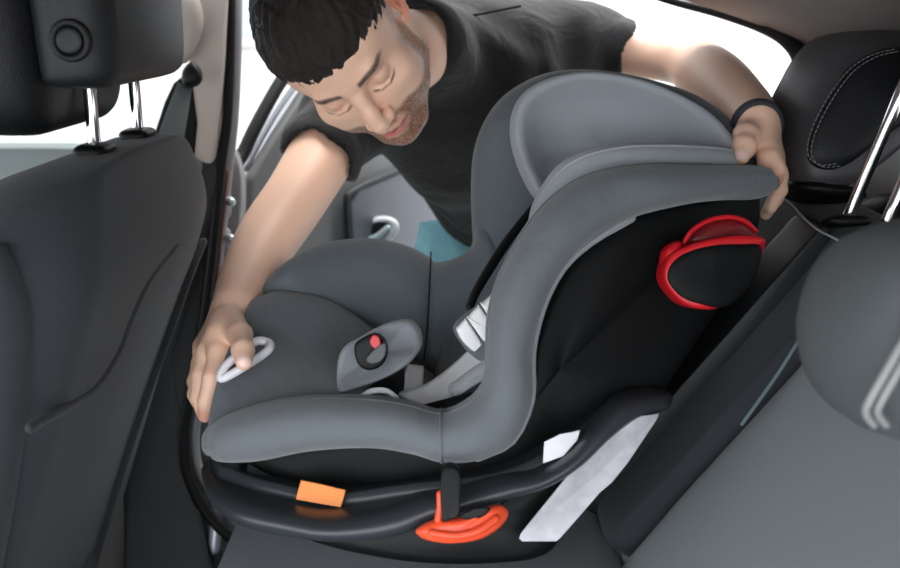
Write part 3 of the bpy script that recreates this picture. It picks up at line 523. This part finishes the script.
# ================================================================== PERSON (smooth distance field -> one surface)
class Field:
    """values on a box grid in camera metric axes (x right, y up, distance), spacing finer where asked"""
    def __init__(s, xs, ys, zs): s.ax = [np.asarray(a, np.float32) for a in (xs, ys, zs)]; s.F = np.full([len(a) for a in s.ax], .2, np.float32)
    def _sub(s, lo, hi):
        sl = []
        for a, l, h in zip(s.ax, lo, hi):
            i, j = np.searchsorted(a, l), np.searchsorted(a, h)
            if i >= j: return None, None
            sl.append(slice(i, j))
        return tuple(sl), np.meshgrid(s.ax[0][sl[0]], s.ax[1][sl[1]], s.ax[2][sl[2]], indexing='ij', sparse=True)
    def put(s, fn, lo, hi, k, mode='u'):
        sl, g = s._sub(np.array(lo)-k*1.5-.006, np.array(hi)+k*1.5+.006)
        if sl is None: return
        d = fn(*g).astype(np.float32); A = s.F[sl]
        if mode == 'u': h = np.maximum(k-np.abs(A-d), 0)/k; s.F[sl] = np.minimum(A, d)-h*h*k*.25
        else: d = -d; h = np.maximum(k-np.abs(A-d), 0)/k; s.F[sl] = np.maximum(A, d)+h*h*k*.25
    def cap(s, a, b, ra, rb, k=.01, mode='u'):
        a, b = np.array(a, float), np.array(b, float); ba = b-a; L2 = max(ba@ba, 1e-9); r = max(ra, rb)
        def fn(x, y, z):
            t = np.clip(((x-a[0])*ba[0]+(y-a[1])*ba[1]+(z-a[2])*ba[2])/L2, 0, 1)
            return np.sqrt((x-a[0]-t*ba[0])**2+(y-a[1]-t*ba[1])**2+(z-a[2]-t*ba[2])**2)-(ra+(rb-ra)*t)
        s.put(fn, np.minimum(a, b)-r, np.maximum(a, b)+r, k, mode)
    def chain(s, pts, rs, k=.01, mode='u'):
        for i in range(len(pts)-1): s.cap(pts[i], pts[i+1], rs[i], rs[i+1], k, mode)
    def limb(s, pts, rs, k=.01):
        A = cr(np.c_[np.array(pts), np.array(rs)], 16); s.chain(A[:, :3], A[:, 3], k)
    def ell(s, c, r, R=np.eye(3), k=.01, mode='u', ex=None):
        c = np.array(c, float); r = np.array(r, float); m = max(r)
        def fn(x, y, z):
            X, Y, Z = x-c[0], y-c[1], z-c[2]
            q = [(R[i, 0]*X+R[i, 1]*Y+R[i, 2]*Z) for i in range(3)]
            k0 = np.sqrt(sum((q[i]/r[i])**2 for i in range(3)))+1e-6; k1 = np.sqrt(sum((q[i]/r[i]**2)**2 for i in range(3)))+1e-6
            return k0*(k0-1)/k1
        s.put(fn, c-m, c+m, k, mode)
    def mesh(s):
        F = s.F; I = F < 0; n = np.zeros([d-1 for d in F.shape], np.uint8)
        for dx in (0, 1):
            for dy in (0, 1):
                for dz in (0, 1): n += I[dx:F.shape[0]-1+dx, dy:F.shape[1]-1+dy, dz:F.shape[2]-1+dz]
        cells = np.argwhere((n > 0) & (n < 8)); idx = np.full(n.shape, -1, np.int32); idx[tuple(cells.T)] = np.arange(len(cells))
        P = np.zeros((len(cells), 3)); cnt = np.zeros(len(cells))
        cor = [(a, b, c) for a in (0, 1) for b in (0, 1) for c in (0, 1)]
        for p in cor:
            for ax in range(3):
                if p[ax]: continue
                q = list(p); q[ax] = 1
                A = F[tuple((cells+p).T)]; B = F[tuple((cells+q).T)]; mk_ = (A < 0) != (B < 0); t = np.where(mk_, A/(A-B+1e-12), 0)
                for j in range(3): P[:, j] += mk_*(p[j]+(t if j == ax else 0))
                cnt += mk_
        P = P/cnt[:, None]; W = np.zeros_like(P)
        for j in range(3):
            a = s.ax[j]; i = cells[:, j]; W[:, j] = a[i]+(a[i+1]-a[i])*P[:, j]
        quads = []
        for ax in range(3):
            o1, o2 = [(1, 2), (2, 0), (0, 1)][ax]
            sl0 = [slice(None)]*3; sl1 = [slice(None)]*3; sl0[ax] = slice(0, -1); sl1[ax] = slice(1, None)
            A, B = I[tuple(sl0)], I[tuple(sl1)]; e = np.argwhere(A != B); e = e[(e[:, o1] > 0) & (e[:, o2] > 0)]
            e = e[(e[:, o1] < F.shape[o1]-1) & (e[:, o2] < F.shape[o2]-1)]
            def c(d1, d2): q = e.copy(); q[:, o1] -= d1; q[:, o2] -= d2; return idx[tuple(q.T)]
            q = np.stack([c(0, 0), c(1, 0), c(1, 1), c(0, 1)], 1); fl_ = ~A[tuple(e.T)]; q[fl_] = q[fl_][:, ::-1]; quads.append(q[:, ::-1])
        Q = np.concatenate(quads); return W, Q[(Q >= 0).all(1)]
def relax(W, Q, it=2, lam=.5):
    E = np.concatenate([Q[:, [0, 1]], Q[:, [1, 2]], Q[:, [2, 3]], Q[:, [3, 0]]]); n = len(W); deg = np.bincount(E.ravel(), minlength=n)[:, None]+1e-9
    for _ in range(it):
        for l in (lam, -lam*1.03):
            s = np.zeros_like(W)
            for j in range(3): s[:, j] = np.bincount(E[:, 0], W[E[:, 1], j], n)+np.bincount(E[:, 1], W[E[:, 0], j], n)
            W = W+l*(s/deg-W)
    return W
def field_obj(name, W, Q, m, parent, color=None, col_attr=None):
    me = bpy.data.meshes.new(name); P = c2w(W); me.vertices.add(len(P)); me.vertices.foreach_set('co', P.ravel())
    me.loops.add(Q.size); me.loops.foreach_set('vertex_index', Q.ravel().astype(np.int32)); me.polygons.add(len(Q))
    me.polygons.foreach_set('loop_start', np.arange(0, Q.size, 4, dtype=np.int32)); me.polygons.foreach_set('loop_total', np.full(len(Q), 4, np.int32)); me.update(calc_edges=True); me.validate()
    me.polygons.foreach_set('use_smooth', [True]*len(me.polygons)); me.materials.append(m)
    if color is not None:
        a = me.color_attributes.new('tone', 'FLOAT_COLOR', 'POINT'); a.data.foreach_set('color', np.c_[color, np.ones(len(color))].ravel())
    o = bpy.data.objects.new(name, me); COL.objects.link(o)
    if parent: 
        o.parent = parent
        if parent.type == 'EMPTY': o.matrix_parent_inverse = Matrix.Translation(-Vector(parent.location))
    return o
def axis(spans):
    out = [spans[0][0]]
    for a, b, h in spans:
        n = max(1, int(round((b-a)/h))); out += list(np.linspace(a, b, n+1)[1:])
    return np.array(out)

# head frame in camera axes (x, y up, distance): L = his left, U = crown, Fd = facing
_U = np.array([-.50, .34, -.79]); _L = np.array([.83, .43, -.33])
Uh = _U/np.linalg.norm(_U); Lh = _L-Uh*(_L@Uh); Lh /= np.linalg.norm(Lh)
t_ = np.cross([Lh[0], Lh[1], -Lh[2]], [Uh[0], Uh[1], -Uh[2]]); Fh = np.array([t_[0], t_[1], -t_[2]])
HO = C3(450-.127/1.206*1000, 284-.292/1.206*1000, 1.206)
RH = np.array([Lh, Fh, Uh])                       # camera offset -> head coordinates
HS = 1.0
def hp3(x, y, z): return HO+HS*(Lh*x+Fh*y+Uh*z)
def headloc(W): return (W-HO)@RH.T/HS

pr = thing('person', tuple(V(515, 235, 1.9)*np.array([1, 1, 0])), 'man with short dark hair and black t-shirt leaning in over the child seat', 'person')
B = Field(axis([(-.33, -.16, .0020), (-.16, .04, .0016), (.04, .26, .004), (.26, .42, .0020)]),
          axis([(-.22, -.02, .0020), (-.02, .09, .0028), (.09, .42, .0016), (.42, .50, .004)]),
          axis([(.98, 1.36, .0018), (1.36, 2.05, .006)]))
# torso and limbs
SHL, SHR = C3(585, 46, 1.58), C3(350, 108, 1.52); NK = C3(434, 44, 1.385); CH = C3(468, 85, 1.56); WA = C3(500, 170, 1.78); HIP = C3(515, 232, 1.90)
B.cap(SHR*.95+CH*.05, CH, .045, .06, .02); B.cap(SHL*.95+CH*.05, CH, .045, .06, .02); B.chain([CH, WA, HIP], [.10, .095, .11], .05); B.cap(CH, NK, .08, .040, .02)
# neck
B.chain([hp3(0, -.03, -.03), hp3(0, -.035, -.09)*.6+NK*.4, NK], [.054, .052, .048], .02)
# head
B.ell(hp3(0, -.010, .032), (.077, .094, .072), RH, .01); B.ell(hp3(0, .028, -.022), (.064, .062, .082), RH, .02)
B.ell(hp3(0, .045, .045), (.062, .045, .045), RH, .02)
for sx in (-1, 1):
    B.chain([hp3(sx*.058, -.002, -.035), hp3(sx*.054, .008, -.068), hp3(sx*.022, .066, -.103)], [.013, .015, .015], .022)
    B.ell(hp3(sx*.045, .058, -.026), (.022, .022, .018), RH, .02)
    B.ell(hp3(sx*.048, .045, -.055), (.018, .026, .03), RH, .02)
B.ell(hp3(0, .062, -.072), (.034, .030, .030), RH, .018)
B.ell(hp3(0, .078, -.104), (.020, .018, .015), RH, .016)
B.cap(hp3(-.032, .080, .020), hp3(.032, .080, .020), .011, .011, .014)
for sx in (-1, 1): B.ell(hp3(sx*.034, .094, -.002), (.018, .014, .013), RH, .012, 's')
for sx in (-1, 1):
    B.ell(hp3(sx*.032, .071, -.002), (.0145, .0145, .0135), RH, .003)
    B.chain([hp3(sx*.018, .0815, -.009), hp3(sx*.026, .0848, -.0125), hp3(sx*.037, .0835, -.0125), hp3(sx*.046, .0765, -.009)], [.0016, .0020, .0020, .0016], .003)
B.chain([hp3(0, .083, .014), hp3(0, .092, -.004), hp3(0, .103, -.022), hp3(0, .110, -.036)], [.008, .0075, .0085, .0095], .010)
B.ell(hp3(0, .108, -.040), (.0105, .0100, .0088), RH, .006)
for sx in (-1, 1):
    B.ell(hp3(sx*.0125, .098, -.042), (.0075, .0100, .0070), RH, .006)
    B.ell(hp3(sx*.0065, .106, -.051), (.0035, .0055, .004), RH, .003, 's')
B.chain([hp3(-.024, .084, -.0705), hp3(-.010, .0955, -.0655), hp3(0, .0965, -.0668), hp3(.010, .0955, -.0655), hp3(.024, .084, -.0705)], [.002, .0042, .0042, .0042, .002], .004)
B.chain([hp3(-.022, .083, -.073), hp3(-.010, .0935, -.0775), hp3(0, .0955, -.0785), hp3(.010, .0935, -.0775), hp3(.022, .083, -.073)], [.002, .0045, .0052, .0045, .002], .004)
B.chain([hp3(-.025, .089, -.0718), hp3(0, .1015, -.0718), hp3(.025, .089, -.0718)], [.0008, .0014, .0008], .002, 's')
# ears
for sx in (-1, 1):
    e = [(.074, -.012, -.018), (.083, -.022, .004), (.086, -.030, .020), (.083, -.020, .030), (.076, -.008, .024)]
    B.chain([hp3(sx*a, b, c) for a, b, c in [(.073, -.006, -.028), (.078, -.014, -.020), (.084, -.026, .000), (.087, -.032, .018), (.084, -.024, .030), (.077, -.010, .026), (.074, -.004, .010)]], [.0055, .005, .0038, .0036, .0036, .0036, .003], .004)
    B.ell(hp3(sx*.075, -.016, .004), (.005, .014, .024), RH, .004); B.ell(hp3(sx*.083, -.010, .000), (.004, .006, .009), RH, .004, 's')
# right arm (left of the picture)
EL = C3(297, 196, 1.36); WR = C3(234, 308, 1.135)
B.limb([SHR, (SHR+EL)/2, EL, C3(268, 238, 1.29), C3(246, 280, 1.20), WR], [.050, .044, .039, .036, .028, .0205], .008)
fa = C3(268, 238, 1.29)
K = [C3(219, 352, 1.068), C3(208, 352, 1.088), C3(204, 350, 1.108), C3(203, 346, 1.128)]
for q, r in zip(K, (.0135, .013, .0125, .0115)): B.cap(WR, q, .0175, r, .010)
B.cap(WR, C3(222, 335, 1.085), .019, .018, .012)
for pts, rs in (([K[0], C3(212, 378, 1.050), C3(206, 402, 1.050), C3(205, 416, 1.058)], [.0112, .0098, .0085, .0070]),
                ([K[1], C3(201, 374, 1.078), C3(198, 398, 1.076), C3(204, 416, 1.082)], [.011, .0095, .0085, .0068]),
                ([K[2], C3(199, 372, 1.104), C3(195, 394, 1.102), C3(200, 408, 1.104)], [.0105, .009, .008, .0066]),
                ([K[3], C3(199, 364, 1.130), C3(194, 382, 1.130), C3(197, 394, 1.130)], [.0095, .0085, .0075, .006])): B.chain(pts, rs, .004)
B.chain([C3(229, 322, 1.10), C3(240, 335, 1.052), C3(243, 350, 1.015), C3(244, 362, .998)], [.017, .0125, .0108, .0085], .006)
TH1 = C3(245, 359, .989)
# left arm (right of the picture)
EL2 = C3(688, 62, 1.50); WL = C3(756, 124, 1.12)
B.limb([SHL, C3(640, 56, 1.56), EL2, C3(713, 83, 1.36), C3(741, 107, 1.2), WL], [.045, .030, .034, .042, .031, .0225], .008)
B.cap(WL, C3(758, 142, 1.105), .023, .019, .012)
K2 = [C3(766, 150, 1.085), C3(771, 154, 1.105), C3(774, 156, 1.125), C3(776, 156, 1.145)]
for q, r in zip(K2, (.0135, .013, .012, .0115)): B.cap(WL, q, .018, r, .01)
for pts, rs in (([K2[0], C3(769, 160, 1.072), C3(775, 170, 1.066), C3(775, 179, 1.074)], [.0128, .0120, .0108, .0090]),
                ([K2[1], C3(778, 172, 1.10), C3(779, 190, 1.115), C3(770, 208, 1.12)], [.0112, .0098, .0088, .0072]),
                ([K2[2], C3(780, 176, 1.122), C3(776, 198, 1.125), C3(766, 214, 1.13)], [.0105, .009, .008, .0066]),
                ([K2[3], C3(781, 174, 1.146), C3(778, 192, 1.15), C3(770, 204, 1.15)], [.0095, .0085, .0075, .006])): B.chain(pts, rs, .004)
B.chain([C3(752, 130, 1.11), C3(746, 136, 1.08), C3(744, 147, 1.062), C3(741, 156, 1.052)], [.016, .0135, .0118, .0092], .006)
TH2 = C3(741, 154, 1.040)
W_, Q_ = B.mesh(); W_ = relax(W_, Q_, 2)
# skin tone by place: stubble, lips, brows, lashes, shaved temple, nails
H_ = headloc(W_); hx, hy, hz = H_.T
def sm(a, b, x): t = np.clip((x-a)/(b-a), 0, 1); return t*t*(3-2*t)
skin = np.tile(np.array(lin((248, 204, 178))), (len(W_), 1)); near_head = (np.linalg.norm(H_-np.array([0, .02, 0]), axis=1) < .16)
nz = rng.random(len(W_))
def blend(c, a): 
    global skin
    skin = skin*(1-a[:, None])+np.array(lin(c))*a[:, None]
ax_ = np.abs(hx)
jaw = sm(-.040, -.060, hz+.30*(.06-hy)*0 + .55*(ax_-.045)*-1*(hy < .06))*sm(-.02, .0, hy)
mou = sm(.0, .010, np.sqrt((hx/1.25)**2+((hz+.072))**2)-.012)
beard = jaw*sm(-.050, -.060, hz)*near_head*mou
side = sm(.050, .058, ax_)*sm(-.005, .01, hy)*sm(.045, .03, hy)*sm(.02, -.03, hz)*near_head
mst = np.exp(-((hz+.0585)/.0035)**2)*(ax_ < .026)*(hy > .08)*near_head*.9
bd = np.clip(np.maximum(np.maximum(beard, side*.8), mst), 0, 1)
bd[hz < -.13] = 0; bd *= sm(-.132, -.118, hz)
blend((112, 70, 48), bd*(.55+.45*nz))
lips = np.exp(-((hz+.0725+ -.000)/.0072)**4)*np.exp(-(ax_/.021)**6)*(hy > .082)*near_head; blend((196, 96, 94), lips*.85)
mline = np.exp(-((hz+.0718)/.0012)**2)*(ax_ < .024)*(hy > .08)*near_head; blend((90, 40, 40), mline*.8)
bz = .0175+.006*np.sin(np.clip((ax_-.012)/.04, 0, 1)*math.pi*.75)
brow = np.exp(-((hz-bz)/.0042)**4)*sm(.010, .014, ax_)*sm(.056, .046, ax_)*(hy > .04)*near_head; blend((46, 32, 27), brow*(.75+.25*nz))
lash = np.exp(-((hz+.0150-.0045*((ax_-.0315)/.0145)**2)/.0016)**2)*sm(.014, .018, ax_)*sm(.052, .046, ax_)*(hy > .066)*near_head; blend((36, 24, 22), lash*.9)
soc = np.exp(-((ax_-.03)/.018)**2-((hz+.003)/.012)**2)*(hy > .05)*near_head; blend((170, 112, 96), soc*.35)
fade = sm(.052, .062, ax_)*sm(.035, .02, hy)*sm(-.02, .02, hz)*near_head; blend((120, 100, 92), fade*.6*(.5+.5*nz))
earm = (ax_ > .073)*(hz < .04)*(hz > -.035)*(hy < .01)*near_head*1.0; blend((232, 120, 90), earm*.6)
for tip in (TH1, TH2):
    d_ = np.linalg.norm((W_-tip)*np.array([1, 1, 1]), axis=1); blend((244, 206, 196), sm(.0100, .0080, d_))
for tip in ([p for p in (C3(205, 416, 1.058), C3(204, 416, 1.082), C3(775, 180, 1.068))]):
    blend((226, 140, 118), sm(.02, .008, np.linalg.norm(W_-tip, axis=1))*.5)
sk = bpy.data.materials.new('skin'); sk.use_nodes = True; nt = sk.node_tree; b = nt.nodes['Principled BSDF']
at_ = nt.nodes.new('ShaderNodeAttribute'); at_.attribute_name = 'tone'; nt.links.new(at_.outputs['Color'], b.inputs['Base Color'])
b.inputs['Roughness'].default_value = .5; b.inputs['Subsurface Weight'].default_value = .15; b.inputs['Subsurface Scale'].default_value = .012; b.inputs['Subsurface Radius'].default_value = (1, .35, .2)
body = field_obj('body', W_, Q_, sk, pr, skin)
# hair: a shell over the skull, cut by the hairline
Hf = Field(axis([(-.33, .04, .0022)]), axis([(.12, .52, .0022)]), axis([(1.0, 1.40, .0025)]))
Hf.ell(hp3(0, -.012, .048), (.0815, .097, .0755), RH, .01); Hf.ell(hp3(0, .030, .066), (.060, .055, .042), RH, .03)
Hf.ell(hp3(0, .150, .005), (.15, .080, .058), RH, .010, 's')      # face opening
for sx in (-1, 1): Hf.ell(hp3(sx*.10, .050, -.02), (.036, .05, .095), RH, .010, 's'); Hf.ell(hp3(sx*.105, -.01, -.02), (.040, .05, .062), RH, .008, 's')
Hf.ell(hp3(0, -.03, -.16), (.2, .2, .13), RH, .01, 's')
Wh, Qh = Hf.mesh(); Wh = relax(Wh, Qh, 1); hh = headloc(Wh); nn = hh/np.linalg.norm(hh, axis=1)[:, None]
cl = .6*np.sin(hh[:, 0]*420+3*np.sin(hh[:, 1]*160))*.0009+np.sin(hh[:, 1]*260+hh[:, 2]*300+2*np.sin(hh[:, 0]*200))*.0013+(rng.random(len(Wh))-.5)*.0016
Wh = Wh+(nn*cl[:, None])@RH
hm = mat('dark_hair', (34, 27, 24), .55, bump=900, bs=.9)
field_obj('hair', Wh, Qh, hm, pr)
# t-shirt
T = Field(axis([(-.30, .42, .0030)]), axis([(-.12, .56, .0030)]), axis([(1.24, 1.6, .004), (1.6, 2.08, .008)]))
slR = SHR*.45+EL*.55; slL = SHL*.66+EL2*.34
T.cap(SHR*.85+NK*.15, SHL*.85+NK*.15, .070, .070, .03); T.chain([CH, C3(478, 120, 1.66), WA, HIP+np.array([0, .03, 0])], [.135, .135, .125, .135], .06)
T.cap(C3(388, 108, 1.50), C3(452, 142, 1.62), .060, .095, .03); T.ell(C3(465, 72, 1.52), (.14, .10, .10), k=.05); nd = (hp3(0, -.03, -.03)-NK); nd /= np.linalg.norm(nd); T.cap(CH, NK+nd*.018, .09, .062, .03)
T.chain([SHR, slR], [.066, .060], .02); T.chain([SHL, slL], [.072, .054], .02)
for s0, e0, en, r in ((SHR, EL, slR, .050), (SHL, EL2, slL, .038)):
    u_ = (e0-s0)/np.linalg.norm(e0-s0); v_ = u_*np.array([1, 1, .1]); v_ /= np.linalg.norm(v_); T.cap(en+v_*.130, en+v_*.20, .125, .125, .004, 's'); T.cap(en-u_*.01, en+u_*.1, r, r+.003, .004, 's')
T.cap(NK+nd*.062, NK+nd*.16, .056, .085, .006, 's')
xs, ys, zs = np.meshgrid(*T.ax, indexing='ij', sparse=True)
T.F += (.0035*np.sin(34*xs+26*ys+3*np.sin(20*zs+9*ys))*np.sin(22*ys-17*xs+2*np.sin(18*xs))).astype(np.float32)
Wt, Qt = T.mesh(); Wt = relax(Wt, Qt, 2)
shirt_m = mat('black_cotton', (17, 17, 19), .85, bump=1100, bs=.3, sheen=.08, wrinkle=.5)
ts = field_obj('t_shirt', Wt, Qt, shirt_m, pr, None)
tube('shoulder_seam', [C3(x, y, d) @ np.array([RT, UP, FW]) + CAM for x, y, d in [(447, 20, 1.40), (480, 14, 1.41), (520, 6, 1.42)]], .002, shirt_m, ts)
# jeans and shoes
J = Field(axis([(-.20, .42, .007)]), axis([(-1.45, .12, .009)]), axis([(1.55, 2.6, .009)]))
HIPW = np.array([HIP[0], HIP[1], HIP[2]])
Rm = np.array([RT, UP, FW])
def wc(p): return Rm@(np.asarray(p, float)-CAM)          # world -> camera axes
hw_ = c2w(HIP)
J.cap(HIP+np.array([-.05, .01, 0]), HIP+np.array([.05, .01, 0]), .135, .135, .03); J.cap(HIP+np.array([-.06, -.06, .0]), HIP+np.array([.06, -.06, .0]), .12, .12, .03)
feet = []
for sx in (-1, 1):
    h0 = hw_+np.array([sx*.085, 0, -.06]); k0 = np.array([hw_[0]+sx*.11, hw_[1]-.02, .48]); a0 = np.array([hw_[0]+sx*.13, hw_[1]+.05, .11]); feet.append(a0)
    J.chain([wc(h0), wc(k0), wc(a0)], [.095, .068, .055], .02)
J.F += (.004*np.sin(60*J.ax[1][None, :, None]+10*np.sin(9*J.ax[0][:, None, None]))).astype(np.float32)
Wj, Qj = J.mesh(); Wj = relax(Wj, Qj, 1); jo = field_obj('jeans', Wj, Qj, M['jean'], pr)
for a0 in feet:
    secs = [(0, .0, .045, .08, .04), (0, 0, 0, 0, 0)]
    R_ = []
    zloft('shoe', [(a0[0], a0[1]-.05, .0, .045, .13, .04), (a0[0], a0[1]-.05, .03, .05, .135, .045), (a0[0], a0[1]-.03, .07, .045, .11, .04), (a0[0], a0[1], .11, .04, .06, .035)], M['shoe'], pr)
# watch on his left wrist
wd = (WL-EL2)/np.linalg.norm(WL-EL2); wc0 = WL+wd*.006
u1 = np.cross(wd, [0, 0, 1.]); u1 /= np.linalg.norm(u1); u2 = np.cross(wd, u1)
wr = [c2w(wc0+.0238*(math.cos(a)*u1+math.sin(a)*u2)) for a in np.linspace(0, 2*math.pi, 40, endpoint=False)]
wb = tube('wristwatch', wr, .0065, mat('watch_strap', (44, 48, 54), .6, bump=900, bs=.6), pr, smooth_n=1, closed=True, flat=(wc0-wc0+1, 1) if 0 else None)
